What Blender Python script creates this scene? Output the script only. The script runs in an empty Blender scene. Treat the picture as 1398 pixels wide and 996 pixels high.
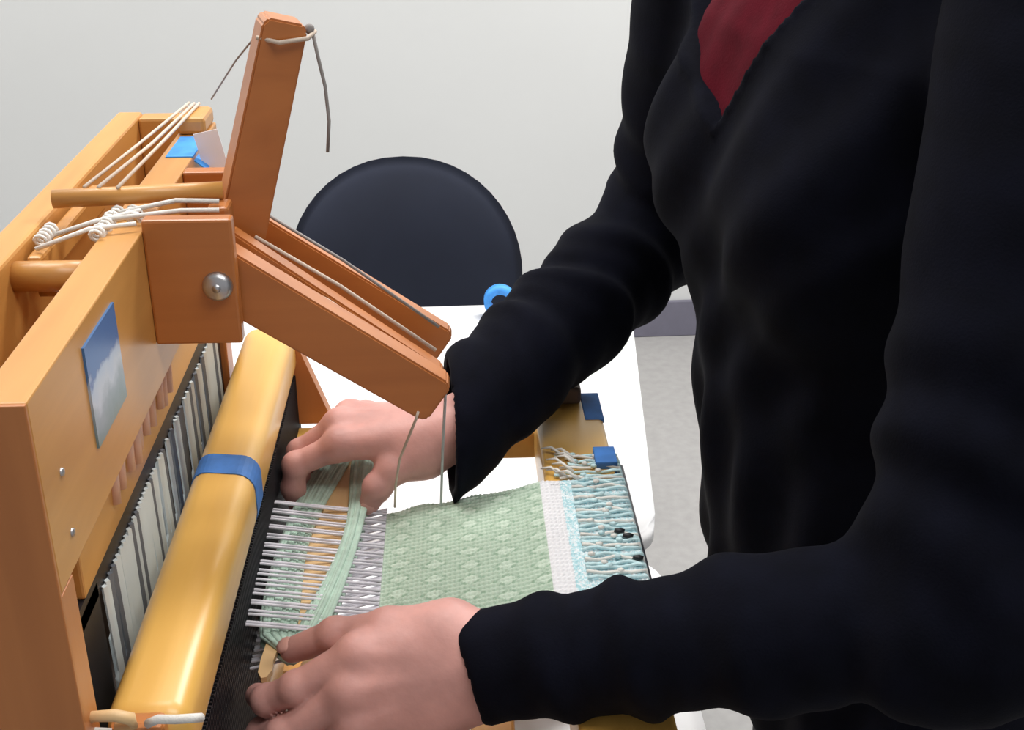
import bpy, bmesh, math, random
import numpy as np
from mathutils import Vector, Matrix

random.seed(7)
SC = bpy.context.scene
COL = SC.collection

# ------------------------------------------------------------------ camera, world, lights, exposure
cam_d = bpy.data.cameras.new('camera')
cam = bpy.data.objects.new('camera', cam_d)
COL.objects.link(cam)
cam.location = (0, 0, 1.5)
cam.rotation_euler = (math.radians(90 - 25.146), 0, math.radians(-2.7))
cam_d.sensor_fit = 'HORIZONTAL'
cam_d.sensor_width = 36.0
cam_d.lens = 36.0 * 1700 / 1398
cam_d.clip_start = 0.02
SC.camera = cam

world = bpy.data.worlds.new('world')
SC.world = world
world.use_nodes = True
wb = world.node_tree.nodes['Background']
wb.inputs[0].default_value = (0.95, 0.96, 1.0, 1)
wb.inputs[1].default_value = 0.38

SC.view_settings.view_transform = 'Standard'
SC.view_settings.look = 'None'
SC.view_settings.gamma = 1.0
SC.view_settings.exposure = 0.0
SC.view_settings.use_curve_mapping = False


def area(name, loc, sx, sy, power, color=(1, 0.98, 0.95)):
    d = bpy.data.lights.new(name, 'AREA')
    d.shape = 'RECTANGLE'
    d.size, d.size_y, d.energy, d.color = sx, sy, power, color
    o = bpy.data.objects.new(name, d)
    o.location = loc
    COL.objects.link(o)
    return o


# fluorescent ceiling panels, all facing straight down
area('ceiling_light', (-0.55, 1.25, 2.68), 1.2, 0.6, 24)
area('ceiling_light', (0.95, 2.05, 2.68), 1.2, 0.6, 58)
area('ceiling_light', (-1.9, 2.2, 2.68), 1.2, 0.6, 26)
area('ceiling_light', (0.60, 0.10, 2.68), 1.2, 0.6, 17)


# ------------------------------------------------------------------ materials
def nodes_of(m):
    m.use_nodes = True
    nt = m.node_tree
    return nt, nt.nodes, nt.links, nt.nodes['Principled BSDF']


def plain(name, col, rough=0.6, var=0.12, scale=30.0, bump=0.0, bscale=200.0, sheen=0.0, metal=0.0, coat=0.0, spec=0.5, sss=0.0):
    m = bpy.data.materials.new(name)
    nt, N, L, B = nodes_of(m)
    tc = N.new('ShaderNodeTexCoord')
    nz = N.new('ShaderNodeTexNoise')
    nz.inputs['Scale'].default_value = scale
    nz.inputs['Detail'].default_value = 4
    L.new(tc.outputs['Object'], nz.inputs['Vector'])
    rp = N.new('ShaderNodeValToRGB')
    rp.color_ramp.elements[0].position = 0.3
    rp.color_ramp.elements[1].position = 0.7
    rp.color_ramp.elements[0].color = tuple(c * (1 - var) for c in col) + (1,)
    rp.color_ramp.elements[1].color = tuple(min(1, c * (1 + var)) for c in col) + (1,)
    L.new(nz.outputs['Fac'], rp.inputs[0])
    L.new(rp.outputs[0], B.inputs['Base Color'])
    B.inputs['Roughness'].default_value = rough
    B.inputs['Metallic'].default_value = metal
    B.inputs['Specular IOR Level'].default_value = spec
    if sheen:
        B.inputs['Sheen Weight'].default_value = sheen
        B.inputs['Sheen Roughness'].default_value = 0.5
    if coat:
        B.inputs['Coat Weight'].default_value = coat
        B.inputs['Coat Roughness'].default_value = 0.25
    if sss:
        B.inputs['Subsurface Weight'].default_value = sss
        B.inputs['Subsurface Radius'].default_value = (0.008, 0.003, 0.002)
        B.inputs['Subsurface Scale'].default_value = 1.0
    if bump:
        n2 = N.new('ShaderNodeTexNoise')
        n2.inputs['Scale'].default_value = bscale
        n2.inputs['Detail'].default_value = 3
        L.new(tc.outputs['Object'], n2.inputs['Vector'])
        bp = N.new('ShaderNodeBump')
        bp.inputs['Strength'].default_value = bump
        bp.inputs['Distance'].default_value = 0.001
        L.new(n2.outputs['Fac'], bp.inputs['Height'])
        L.new(bp.outputs[0], B.inputs['Normal'])
    return m


def wood(name, c1, c2, axis='Y', rough=0.42, coat=0.35):
    """grain stretched along one axis"""
    m = bpy.data.materials.new(name)
    nt, N, L, B = nodes_of(m)
    tc = N.new('ShaderNodeTexCoord')
    mp = N.new('ShaderNodeMapping')
    s = {'X': (4, 60, 60), 'Y': (60, 4, 60), 'Z': (60, 60, 4)}[axis]
    mp.inputs['Scale'].default_value = s
    L.new(tc.outputs['Object'], mp.inputs['Vector'])
    nz = N.new('ShaderNodeTexNoise')
    nz.inputs['Scale'].default_value = 1.0
    nz.inputs['Detail'].default_value = 5
    nz.inputs['Distortion'].default_value = 0.6
    L.new(mp.outputs[0], nz.inputs['Vector'])
    big = N.new('ShaderNodeTexNoise')
    big.inputs['Scale'].default_value = 9.0
    L.new(tc.outputs['Object'], big.inputs['Vector'])
    ad = N.new('ShaderNodeMath')
    ad.operation = 'MULTIPLY_ADD'
    L.new(big.outputs['Fac'], ad.inputs[0])
    ad.inputs[1].default_value = 0.5
    L.new(nz.outputs['Fac'], ad.inputs[2])
    rp = N.new('ShaderNodeValToRGB')
    rp.color_ramp.elements[0].position = 0.45
    rp.color_ramp.elements[1].position = 1.05
    rp.color_ramp.elements[0].color = c1 + (1,)
    rp.color_ramp.elements[1].color = c2 + (1,)
    L.new(ad.outputs[0], rp.inputs[0])
    L.new(rp.outputs[0], B.inputs['Base Color'])
    B.inputs['Roughness'].default_value = rough
    B.inputs['Coat Weight'].default_value = coat
    B.inputs['Coat Roughness'].default_value = 0.3
    return m


def by_attribute(name, attr='tint', rough=0.85, sheen=0.2):
    """yarn colours stored per vertex"""
    m = bpy.data.materials.new(name)
    nt, N, L, B = nodes_of(m)
    a = N.new('ShaderNodeAttribute')
    a.attribute_name = attr
    L.new(a.outputs['Color'], B.inputs['Base Color'])
    B.inputs['Roughness'].default_value = rough
    B.inputs['Sheen Weight'].default_value = sheen
    return m


W_Y = wood('maple_along_y', (0.52, 0.235, 0.055), (0.66, 0.325, 0.085), 'Y')
W_X = wood('maple_along_x', (0.52, 0.235, 0.055), (0.66, 0.325, 0.085), 'X')
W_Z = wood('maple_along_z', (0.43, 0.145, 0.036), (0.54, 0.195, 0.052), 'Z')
W_LEVER = wood('lever_maple', (0.43, 0.135, 0.028), (0.54, 0.185, 0.042), 'X', 0.40, 0.6)
W_RAIL = wood('golden_rail', (0.72, 0.40, 0.085), (0.85, 0.50, 0.12), 'Y', 0.36, 0.4)
W_PALE = wood('pale_stick_wood', (0.66, 0.42, 0.2), (0.8, 0.55, 0.28), 'Y', 0.5, 0.1)
M_BLACKMETAL = plain('black_heddle_frame', (0.012, 0.012, 0.016), 0.5)
M_REED = plain('dark_reed', (0.016, 0.012, 0.018), 0.5)
M_STEEL = plain('bolt_steel', (0.55, 0.55, 0.57), 0.35, metal=0.9)
M_HEDDLE = plain('white_heddle', (0.88, 0.97, 1.0), 0.5, var=0.03)
M_PIN = plain('copper_pin', (0.9, 0.58, 0.46), 0.4, metal=0.1)
M_TAPE = plain('blue_tape', (0.05, 0.19, 0.54), 0.65, var=0.2, scale=60)
M_TAPE_L = plain('light_blue_tape', (0.05, 0.30, 0.80), 0.6, var=0.2, scale=60)
M_CORD = plain('pale_cord', (0.62, 0.52, 0.43), 0.9, bump=0.3, bscale=900)
M_CORDW = plain('white_cord', (0.80, 0.78, 0.74), 0.9, bump=0.3, bscale=900)
M_CORDG = plain('grey_cord', (0.30, 0.28, 0.27), 0.9)
M_CORDL = plain('silver_cord', (0.5, 0.5, 0.52), 0.7)
M_PAPER = plain('white_paper', (0.85, 0.86, 0.9), 0.8, var=0.03)
M_WARP = plain('lilac_warp', (0.74, 0.72, 0.78), 0.9, var=0.15, scale=80)
M_YARN = plain('mint_yarn', (0.46, 0.62, 0.52), 0.9, var=0.12, scale=120, bump=0.5, bscale=700, sheen=0.2)
M_CYAN = plain('cyan_cord', (0.58, 0.79, 0.83), 0.9, var=0.18, scale=160, bump=0.5, bscale=600)
M_CLOTH = by_attribute('woven_cloth')
M_SKIN = plain('skin', (0.60, 0.31, 0.275), 0.5, var=0.14, scale=38, bump=0.12, bscale=420, sss=0.12)
M_NAIL = plain('nail', (0.64, 0.35, 0.30), 0.3, var=0.05)
M_KNIT = plain('black_knit', (0.0030, 0.0035, 0.0080), 0.9, var=0.3, scale=40, bump=0.2, bscale=700, sheen=0.008, spec=0.08)
M_SHIRT = plain('maroon_jersey', (0.085, 0.0015, 0.009), 0.9, var=0.15, scale=60, bump=0.3, bscale=600, spec=0.15)
M_TROUSER = plain('black_trousers', (0.008, 0.008, 0.011), 0.85)
M_HAIR = plain('brown_hair', (0.06, 0.035, 0.02), 0.6)
M_EYE = plain('eye_white', (0.8, 0.8, 0.78), 0.3)
M_SHOE = plain('black_shoe', (0.012, 0.012, 0.012), 0.5)
M_CHAIR = plain('charcoal_plastic', (0.026, 0.033, 0.060), 0.6, var=0.12, scale=6)
M_LEG = plain('grey_metal', (0.25, 0.25, 0.26), 0.4, metal=0.7)
M_TABLE = plain('white_laminate', (0.86, 0.865, 0.88), 0.45, var=0.02, scale=5)
M_WALL = plain('wall_paint', (0.70, 0.712, 0.71), 0.85, var=0.015, scale=2)
M_BASE = plain('violet_grey_vinyl', (0.17, 0.165, 0.215), 0.6, var=0.05)
M_CARPET = plain('grey_carpet', (0.37, 0.362, 0.358), 0.95, var=0.06, scale=40, bump=0.2, bscale=300)
M_CEIL = plain('ceiling_white', (0.8, 0.8, 0.78), 0.9, var=0.02)


# ------------------------------------------------------------------ mesh helpers (world coordinates in, parented objects out)
class MB:
    def __init__(self):
        self.bm = bmesh.new()

    def box(self, lo, hi, bev=0.0, seg=2, mat=None):
        r = bmesh.ops.create_cube(self.bm, size=1.0)
        vs = r['verts']
        lo, hi = Vector(lo), Vector(hi)
        for v in vs:
            v.co = Vector((lo[i] + (v.co[i] + 0.5) * (hi[i] - lo[i]) for i in range(3)))
        if bev:
            es = list({e for v in vs for e in v.link_edges})
            o = bmesh.ops.bevel(self.bm, geom=es, offset=bev, segments=seg, affect='EDGES', profile=0.5)
            vs = list({v for f in o['faces'] for v in f.verts} | {v for v in vs if v.is_valid})
        if mat is not None:
            for v in vs:
                v.co = mat @ v.co
        return self

    def obox(self, c, ax, size, bev=0.0, seg=2):
        """box centred at c with axes ax (3 vectors) and full sizes"""
        M = Matrix((Vector(ax[0]).normalized(), Vector(ax[1]).normalized(), Vector(ax[2]).normalized())).transposed().to_4x4()
        M.translation = Vector(c)
        h = Vector(size) / 2
        return self.box(-h, h, bev, seg, M)

    def tube(self, pts, rad, n=8, caps=True, flat=1.0):
        pts = [Vector(p) for p in pts]
        if not hasattr(rad, '__len__'):
            rad = [rad] * len(pts)
        rings = []
        ref = None
        for i, p in enumerate(pts):
            t = (pts[min(i + 1, len(pts) - 1)] - pts[max(i - 1, 0)]).normalized()
            if ref is None:
                ref = Vector((0, 0, 1)) if abs(t.z) < 0.9 else Vector((1, 0, 0))
            u = t.cross(ref)
            if u.length < 1e-6:
                u = t.cross(Vector((1, 0.3, 0)))
            u.normalize()
            w = u.cross(t).normalized()
            ref = w
            rings.append([self.bm.verts.new(p + (u * math.cos(2 * math.pi * k / n) + w * flat * math.sin(2 * math.pi * k / n)) * rad[i]) for k in range(n)])
        for a, b in zip(rings, rings[1:]):
            for k in range(n):
                self.bm.faces.new((a[k], a[(k + 1) % n], b[(k + 1) % n], b[k]))
        if caps:
            self.bm.faces.new(rings[0][::-1])
            self.bm.faces.new(rings[-1])
        return self

    def cyl(self, a, b, r, n=16):
        return self.tube([a, b], r, n)

    def ball(self, c, r, sc=(1, 1, 1), sub=2, mat=None):
        o = bmesh.ops.create_icosphere(self.bm, subdivisions=sub, radius=1.0)
        for v in o['verts']:
            q = Vector((v.co[i] * r * sc[i] for i in range(3)))
            if mat is not None:
                q = mat @ q
            v.co = q + Vector(c)
        return self

    def prism(self, pts, d):
        """polygon of 3-D points pushed along d"""
        d = Vector(d)
        a = [self.bm.verts.new(Vector(p)) for p in pts]
        b = [self.bm.verts.new(Vector(p) + d) for p in pts]
        self.bm.faces.new(a[::-1])
        self.bm.faces.new(b)
        for i in range(len(a)):
            j = (i + 1) % len(a)
            self.bm.faces.new((a[i], a[j], b[j], b[i]))
        return self


def origin_of(o):
    v = Vector((0, 0, 0))
    while o is not None:
        v = v + o.location
        o = o.parent
    return v


def link_mesh(name, me, mat, parent=None, smooth=False):
    if mat is not None and not me.materials:
        me.materials.append(mat)
    if smooth:
        me.shade_smooth()
    o = bpy.data.objects.new(name, me)
    COL.objects.link(o)
    if parent is not None:
        o.parent = parent
    return o


def obj(name, mb, mat, parent=None, smooth=False, label=None, base=None):
    bmesh.ops.recalc_face_normals(mb.bm, faces=mb.bm.faces)
    off = origin_of(parent) if parent is not None else Vector(base or (0, 0, 0))
    bmesh.ops.translate(mb.bm, verts=mb.bm.verts, vec=-off)
    me = bpy.data.meshes.new(name)
    mb.bm.to_mesh(me)
    mb.bm.free()
    if smooth:
        me.shade_auto_smooth(angle=0.7) if hasattr(me, 'shade_auto_smooth') else me.shade_smooth()
    o = link_mesh(name, me, mat, parent)
    if parent is None:
        o.location = off
    if label:
        o['label'] = label
    return o


def raw(name, verts, faces, mat, parent=None, base=None, smooth=True, tint=None):
    off = np.array(origin_of(parent) if parent is not None else Vector(base or (0, 0, 0)), dtype=float)
    me = bpy.data.meshes.new(name)
    verts = np.asarray(verts, dtype=np.float64) - off
    faces = np.asarray(faces, dtype=np.int32)
    k = faces.shape[1]
    me.vertices.add(len(verts))
    me.vertices.foreach_set('co', verts.ravel())
    me.loops.add(faces.size)
    me.loops.foreach_set('vertex_index', faces.ravel())
    me.polygons.add(len(faces))
    me.polygons.foreach_set('loop_start', np.arange(0, faces.size, k, dtype=np.int32))
    me.update(calc_edges=True)
    if tint is not None:
        at = me.color_attributes.new('tint', 'FLOAT_COLOR', 'POINT')
        at.data.foreach_set('color', np.concatenate([tint, np.ones((len(tint), 1))], 1).astype(np.float32).ravel())
    if smooth:
        me.shade_smooth()
    o = link_mesh(name, me, mat, parent)
    if parent is None:
        o.location = Vector(off)
    return o


def again(o, parent, loc=None):
    c = o.copy()
    COL.objects.link(c)
    c.parent = parent
    if loc is not None:
        c.location = loc
    return c


def tag(o, label, cat, group=None):
    o['label'] = label
    o['category'] = cat
    if group:
        o['group'] = group
    return o


def thing(name, loc, label, cat, group=None):
    o = bpy.data.objects.new(name, None)
    o.empty_display_size = 0.05
    o.location = loc
    COL.objects.link(o)
    return tag(o, label, cat, group)


def struct(name, mb, mat):
    o = obj(name, mb, mat)
    o['kind'] = 'structure'
    return o


# ------------------------------------------------------------------ signed distance modelling for bodies and clothes
class Field:
    def __init__(self, lo, hi, h):
        self.lo, self.h = np.array(lo, dtype=np.float32), h
        n = [int(math.ceil((hi[i] - lo[i]) / h)) + 1 for i in range(3)]
        ax = [(lo[i] + h * np.arange(n[i])).astype(np.float32) for i in range(3)]
        self.X, self.Y, self.Z = np.meshgrid(*ax, indexing='ij', sparse=True)
        self.n = n

    def cone(self, a, b, ra, rb):
        a = np.array(a, dtype=np.float32)
        b = np.array(b, dtype=np.float32)
        ab = b - a
        L2 = float(ab @ ab) + 1e-12
        px, py, pz = self.X - a[0], self.Y - a[1], self.Z - a[2]
        t = np.clip((px * ab[0] + py * ab[1] + pz * ab[2]) / L2, 0, 1)
        d = np.sqrt((px - t * ab[0]) ** 2 + (py - t * ab[1]) ** 2 + (pz - t * ab[2]) ** 2)
        return d - (ra + (rb - ra) * t)

    def ell(self, c, r, ax=None):
        px, py, pz = self.X - c[0], self.Y - c[1], self.Z - c[2]
        if ax is not None:
            A = [np.array(v, dtype=np.float32) / np.linalg.norm(v) for v in ax]
            q = [px * v[0] + py * v[1] + pz * v[2] for v in A]
        else:
            q = [px, py, pz]
        k0 = np.sqrt(sum((q[i] / r[i]) ** 2 for i in range(3)))
        k1 = np.sqrt(sum((q[i] / r[i] ** 2) ** 2 for i in range(3))) + 1e-9
        return k0 * (k0 - 1) / k1

    def column(self, rows, fwd, lat):
        """elliptic column; rows of z, cx, cy, half depth, half width"""
        R = np.array(rows, dtype=np.float32)
        z = self.Z.ravel()
        f = lambda k: np.interp(z, R[:, 0], R[:, k]).astype(np.float32)[None, None, :]
        cx, cy, a, b = f(1), f(2), f(3), f(4)
        px, py = self.X - cx, self.Y - cy
        u = (px * fwd[0] + py * fwd[1]) / a
        v = (px * lat[0] + py * lat[1]) / b
        e = np.sqrt(u * u + v * v + 1e-9)
        side = (e - 1) * np.minimum(a, b)
        return np.maximum(side, np.maximum(R[0, 0] - self.Z, self.Z - R[-1, 0]))


def smin(a, b, k):
    h = np.clip(0.5 + 0.5 * (b - a) / k, 0, 1)
    return b + (a - b) * h - k * h * (1 - h)


def smax(a, b, k):
    return -smin(-a, -b, k)


def surface(F, V):
    """naive surface nets"""
    V = np.ascontiguousarray(V, dtype=np.float32)
    V = np.where(np.abs(V) < 1e-7, np.float32(1e-7), V)
    s = V < 0
    nx, ny, nz = V.shape
    c = np.zeros((nx - 1, ny - 1, nz - 1), dtype=np.int8)
    for i in (0, 1):
        for j in (0, 1):
            for k in (0, 1):
                c += s[i:nx - 1 + i, j:ny - 1 + j, k:nz - 1 + k]
    act = np.argwhere((c > 0) & (c < 8))
    idx = -np.ones((nx - 1, ny - 1, nz - 1), dtype=np.int64)
    idx[act[:, 0], act[:, 1], act[:, 2]] = np.arange(len(act))
    P = np.zeros((len(act), 3))
    W = np.zeros(len(act))
    cor = [(i, j, k) for i in (0, 1) for j in (0, 1) for k in (0, 1)]
    vals = {o: V[act[:, 0] + o[0], act[:, 1] + o[1], act[:, 2] + o[2]] for o in cor}
    for o in cor:
        for ax in range(3):
            if o[ax] == 0:
                q = list(o)
                q[ax] = 1
                q = tuple(q)
                va, vb = vals[o], vals[q]
                m = (va < 0) != (vb < 0)
                t = np.where(m, va / np.where(m, va - vb, 1), 0)
                pt = np.array(o, dtype=float)[None, :].repeat(len(act), 0)
                pt[:, ax] = t
                P += pt * m[:, None]
                W += m
    verts = (act + P / W[:, None]) * F.h + F.lo
    faces = []
    for ax in range(3):
        sl0 = [slice(1, -1)] * 3
        sl1 = [slice(1, -1)] * 3
        sl0[ax] = slice(0, -1)
        sl1[ax] = slice(1, None)
        a, b = s[tuple(sl0)], s[tuple(sl1)]
        e = np.argwhere(a != b)
        if not len(e):
            continue
        inside = a[e[:, 0], e[:, 1], e[:, 2]]
        base = e.copy()
        for o in range(3):
            if o != ax:
                base[:, o] += 1
        u, v = [(1, 2), (2, 0), (0, 1)][ax]
        q = []
        for du, dv in ((-1, -1), (0, -1), (0, 0), (-1, 0)):
            w = base.copy()
            w[:, u] += du
            w[:, v] += dv
            q.append(idx[w[:, 0], w[:, 1], w[:, 2]])
        q = np.stack(q, 1)
        q[~inside] = q[~inside][:, ::-1]
        faces.append(q)
    return verts, np.concatenate(faces)


def join(parts):
    vs, fs, n = [], [], 0
    for v, f in parts:
        vs.append(v)
        fs.append(f + n)
        n += len(v)
    return np.concatenate(vs), np.concatenate(fs)


# ------------------------------------------------------------------ the setting
b = MB()
b.box((-3.2, -2.5, -0.1), (3.6, 4.6, 0))
struct('floor', b, M_CARPET)
WA = 0.035
WN = Vector((-math.sin(WA), math.cos(WA), 0))
WD = Vector((math.cos(WA), math.sin(WA), 0))
W0 = Vector((0.5652, 3.372, 0))
b = MB()
b.obox(W0 + WN * 0.06 - WD * 0.4 + Vector((0, 0, 1.35)), (WD, WN, (0, 0, 1)), (7.2, 0.10, 2.7))
struct('wall_back', b, M_WALL)
b = MB()
b.obox(W0 - WD * 0.4 + Vector((0, 0, 0.056)) + WN * 0.003, (WD, WN, (0, 0, 1)), (7.2, 0.014, 0.112), 0.003)
struct('baseboard_back', b, M_BASE)
b = MB()
b.box((-3.3, -2.5, 0), (-3.2, 4.6, 2.7))
struct('wall_left', b, M_WALL)
b = MB()
b.box((-3.3, -2.5, 2.7), (3.7, 4.7, 2.8))
struct('ceiling', b, M_CEIL)


# ------------------------------------------------------------------ white tables
def rounded(poly, r, n=6):
    out = []
    m = len(poly)
    for i in range(m):
        p, a, c = Vector(poly[i]), Vector(poly[i - 1]), Vector(poly[(i + 1) % m])
        u, w = (a - p).normalized(), (c - p).normalized()
        for k in range(n + 1):
            t = k / n
            p0, p1 = p + u * r, p + w * r
            out.append(p0 * (1 - t) ** 2 + p * 2 * t * (1 - t) + p1 * t * t)
    return out


def table(quad, z, label):
    cx = sum(q[0] for q in quad) / 4
    cy = sum(q[1] for q in quad) / 4
    root = thing('folding_table', (cx, cy, 0), label, 'table')
    b = MB()
    pts = [Vector((p.x, p.y, z - 0.032)) for p in rounded([Vector((q[0], q[1], 0)) for q in quad], 0.045)]
    b.prism(pts, (0, 0, 0.032))
    bmesh.ops.bevel(b.bm, geom=[e for e in b.bm.edges if abs(e.verts[0].co.z - e.verts[1].co.z) < 1e-6], offset=0.006, segments=2, affect='EDGES')
    obj('tabletop', b, M_TABLE, root, True)
    for q in quad:
        x = cx + (q[0] - cx) * 0.84
        y = cy + (q[1] - cy) * 0.76
        b = MB()
        b.tube([(x, y, z - 0.032), (x, y, 0.02)], 0.014, 12)
        leg = obj('leg', b, M_LEG, root, True)
        b = MB()
        b.tube([(x, y, 0.025), (x, y, 0.0)], [0.019, 0.020], 12)
        obj('foot_cap', b, M_SHOE, leg, True)
    for sx in (-0.84, 0.84):
        xs = cx + (quad[1][0] - cx if sx > 0 else cx - quad[1][0]) * 0.84
        b = MB()
        b.tube([(xs, cy - abs(quad[0][1] - cy) * 0.76, 0.25), (xs, cy + abs(quad[2][1] - cy) * 0.76, 0.25)], 0.009, 8)
        obj('crossbar', b, M_LEG, root, True)
    return root


table([(-1.35, 1.185), (0.217, 1.165), (0.278, 1.852), (-1.40, 1.80)], 0.74, 'white laminate folding table standing empty in front of the dark round backed chair')
table([(-0.95, 0.36), (0.212, 0.36), (0.212, 1.125), (-0.95, 1.135)], 0.74, 'white laminate folding table carrying the wooden loom')

# ------------------------------------------------------------------ round backed chair beyond the table
CH = thing('round_back_chair', (-0.083, 2.28, 0), 'charcoal chair with a broad round back behind the white table', 'chair')
ny, nx_ = 15, 48
vs, fs = [], []
# dished elliptical shell, front then back
for side in (0, 1):
    for i in range(ny):
        r = i / (ny - 1)
        for k in range(nx_):
            t = 2 * math.pi * k / nx_
            x = 0.205 * r * math.copysign(abs(math.cos(t)) ** 0.92, math.cos(t))
            z = 0.702 + 0.215 * r * math.copysign(abs(math.sin(t)) ** 0.92, math.sin(t))
            y = 2.12 - 0.10 * ((z - 0.702) / 0.215) * 0.3 - 0.12 * (x / 0.205) ** 2 * 0.5
            th = 0.011 * math.sqrt(max(0, 1 - r ** 6))
            vs.append((-0.089 + x, y + (th if side else -th), z))
for side in (0, 1):
    o = side * ny * nx_
    for i in range(ny - 1):
        for k in range(nx_):
            q = [o + i * nx_ + k, o + i * nx_ + (k + 1) % nx_, o + (i + 1) * nx_ + (k + 1) % nx_, o + (i + 1) * nx_ + k]
            fs.append(q if not side else q[::-1])
o1 = ny * nx_
for k in range(nx_):
    a, c = (ny - 1) * nx_ + k, (ny - 1) * nx_ + (k + 1) % nx_
    fs.append([a, c, o1 + c, o1 + a])
raw('backrest', vs, fs, M_CHAIR, CH)
b = MB()
b.tube([(-0.083, 2.30, 0.455), (-0.083, 2.30, 0.44), (-0.083, 2.30, 0.425)], [0.20, 0.215, 0.19], 40)
obj('seat', b, M_CHAIR, CH, True)
for sx in (-1, 1):
    b = MB()
    x = -0.083 + sx * 0.14
    b.tube([(x, 2.14, 0.62), (x, 2.165, 0.50), (x, 2.22, 0.432), (x, 2.38, 0.425)], 0.010, 10)
    obj('back_support', b, M_LEG, CH, True)
    for sy in (-1, 1):
        b = MB()
        b.tube([(x, 2.30 + sy * 0.12, 0.43), (-0.083 + sx * 0.19, 2.30 + sy * 0.18, 0.0)], [0.013, 0.011], 10)
        obj('leg', b, M_LEG, CH, True)

# blue roll of tape on the far edge of the empty table
TR = thing('tape_roll', (0.066, 1.80, 0.74), 'small roll of bright blue tape on the far edge of the empty white table', 'tape')
b = MB()
n = 28
ro, ri, w = 0.025, 0.014, 0.019
rings = []
for rr, yy in ((ro, -w / 2), (ro, w / 2), (ri, w / 2), (ri, -w / 2)):
    rings.append([b.bm.verts.new((0.066 + rr * math.cos(2 * math.pi * k / n), 1.80 + yy, 0.74 + ro + rr * math.sin(2 * math.pi * k / n))) for k in range(n)])
for q in range(4):
    for k in range(n):
        b.bm.faces.new((rings[q][k], rings[q][(k + 1) % n], rings[(q + 1) % 4][(k + 1) % n], rings[(q + 1) % 4][k]))
obj('roll', b, M_TAPE_L, TR, True)
b = MB()
b.obox((0.066 + 0.025, 1.80, 0.752), ((1, 0, 0.25), (0, 1, 0), (-0.25, 0, 1)), (0.0012, 0.019, 0.022))
obj('loose_end', b, M_TAPE_L, TR)

# ------------------------------------------------------------------ the loom
LM = thing('table_loom', (-0.06, 0.67, 0.74), 'wooden table loom with raised lever and blue tape marks on the white table', 'loom')
X0, X1 = -0.169, -0.190        # front rail faces
XB0, XB1 = -0.228, -0.246      # back rail faces
YN, YF = 0.44, 0.918           # near and far ends

b = MB()
b.box((X1, YN + 0.0022, 1.189), (X0, 0.884, 1.280), 0.001)
b.box((X1, 0.848, 1.28), (X0 - 0.001, 0.884, 1.292), 0.003)
FB = obj('front_board', b, W_Y, LM)
b = MB()
b.box((XB1, YN + 0.019, 1.185), (XB0, YF, 1.280), 0.002)
obj('back_board', b, W_Y, LM)
b = MB()
b.box((XB0, YF - 0.018, 1.185), (-0.186, YF, 1.279), 0.002)
obj('end_board', b, W_X, LM)
b = MB()
b.box((XB1, YN, 0.74), (X0, YN + 0.0024, 1.2798), 0.0005)
b.box((XB1, YN + 0.0012, 0.74), (X1, YN + 0.019, 1.279), 0.0005)
b.box((X1 - 0.002, YN + 0.0012, 0.74), (X0, YN + 0.019, 1.1885), 0.0005)
obj('castle_post', b, W_Z, LM)
b = MB()
b.box((XB1, 0.895, 0.74), (X0 - 0.012, 0.918, 1.185), 0.002)
obj('castle_post', b, W_Z, LM)
# lower back board that closes the castle behind the heddles
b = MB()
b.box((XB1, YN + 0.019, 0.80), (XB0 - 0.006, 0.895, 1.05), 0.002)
obj('lower_back_board', b, plain('shadow_dark_board', (0.05, 0.028, 0.016), 0.6), LM)  # dark colour stands in for the deep shadow behind the heddles

# picture label with a sky and mountains on the front board
mp = bpy.data.materials.new('mountain_picture')
nt, N, L, B = nodes_of(mp)
tc = N.new('ShaderNodeTexCoord')
sep = N.new('ShaderNodeSeparateXYZ')
L.new(tc.outputs['Generated'], sep.inputs[0])
nz = N.new('ShaderNodeTexNoise')
nz.inputs['Scale'].default_value = 3.2
nz.inputs['Detail'].default_value = 5
L.new(tc.outputs['Generated'], nz.inputs['Vector'])
ma = N.new('ShaderNodeMath')
ma.operation = 'MULTIPLY_ADD'
ma.inputs[1].default_value = 0.62
L.new(nz.outputs['Fac'], ma.inputs[0])
L.new(sep.outputs['Z'], ma.inputs[2])
rp = N.new('ShaderNodeValToRGB')
cr = rp.color_ramp
cr.elements[0].position = 0.2
cr.elements[0].color = (0.16, 0.24, 0.20, 1)
cr.elements[1].position = 1.08
cr.elements[1].color = (0.03, 0.12, 0.36, 1)
for ps, c in ((0.42, (0.20, 0.30, 0.33, 1)), (0.62, (0.30, 0.38, 0.44, 1)), (0.76, (0.52, 0.58, 0.66, 1)), (0.92, (0.42, 0.52, 0.66, 1)), (1.0, (0.06, 0.18, 0.42, 1))):
    e = cr.elements.new(ps)
    e.color = c
L.new(ma.outputs[0], rp.inputs[0])
L.new(rp.outputs[0], B.inputs['Base Color'])
B.inputs['Roughness'].default_value = 0.35
b = MB()
b.box((X0, 0.517, 1.2185), (X0 + 0.0012, 0.572, 1.2695))
obj('picture_label', b, mp, LM, label='small glossy picture of sky and mountains')
for y, z in ((0.4665, 1.235), (0.4665, 1.205), (0.868, 1.235)):
    b = MB()
    b.tube([(X0 - 0.001, y, z), (X0 + 0.001, y, z)], [0.0022, 0.0018], 12)
    obj('screw', b, M_STEEL, LM, True)

# harness frames hanging in the castle, with their heddles
hed_me = {}


def heddle_mesh(mat):
    b = MB()
    b.tube([(0, 0, 0), (0.0006, 0.0004, -0.055), (-0.0003, -0.0003, -0.06), (0, 0, -0.125)], [0.0017, 0.0015, 0.0023, 0.0015], 4)
    me = bpy.data.meshes.new('heddle')
    bmesh.ops.recalc_face_normals(b.bm, faces=b.bm.faces)
    b.bm.to_mesh(me)
    b.bm.free()
    me.materials.append(mat)
    return me


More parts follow.
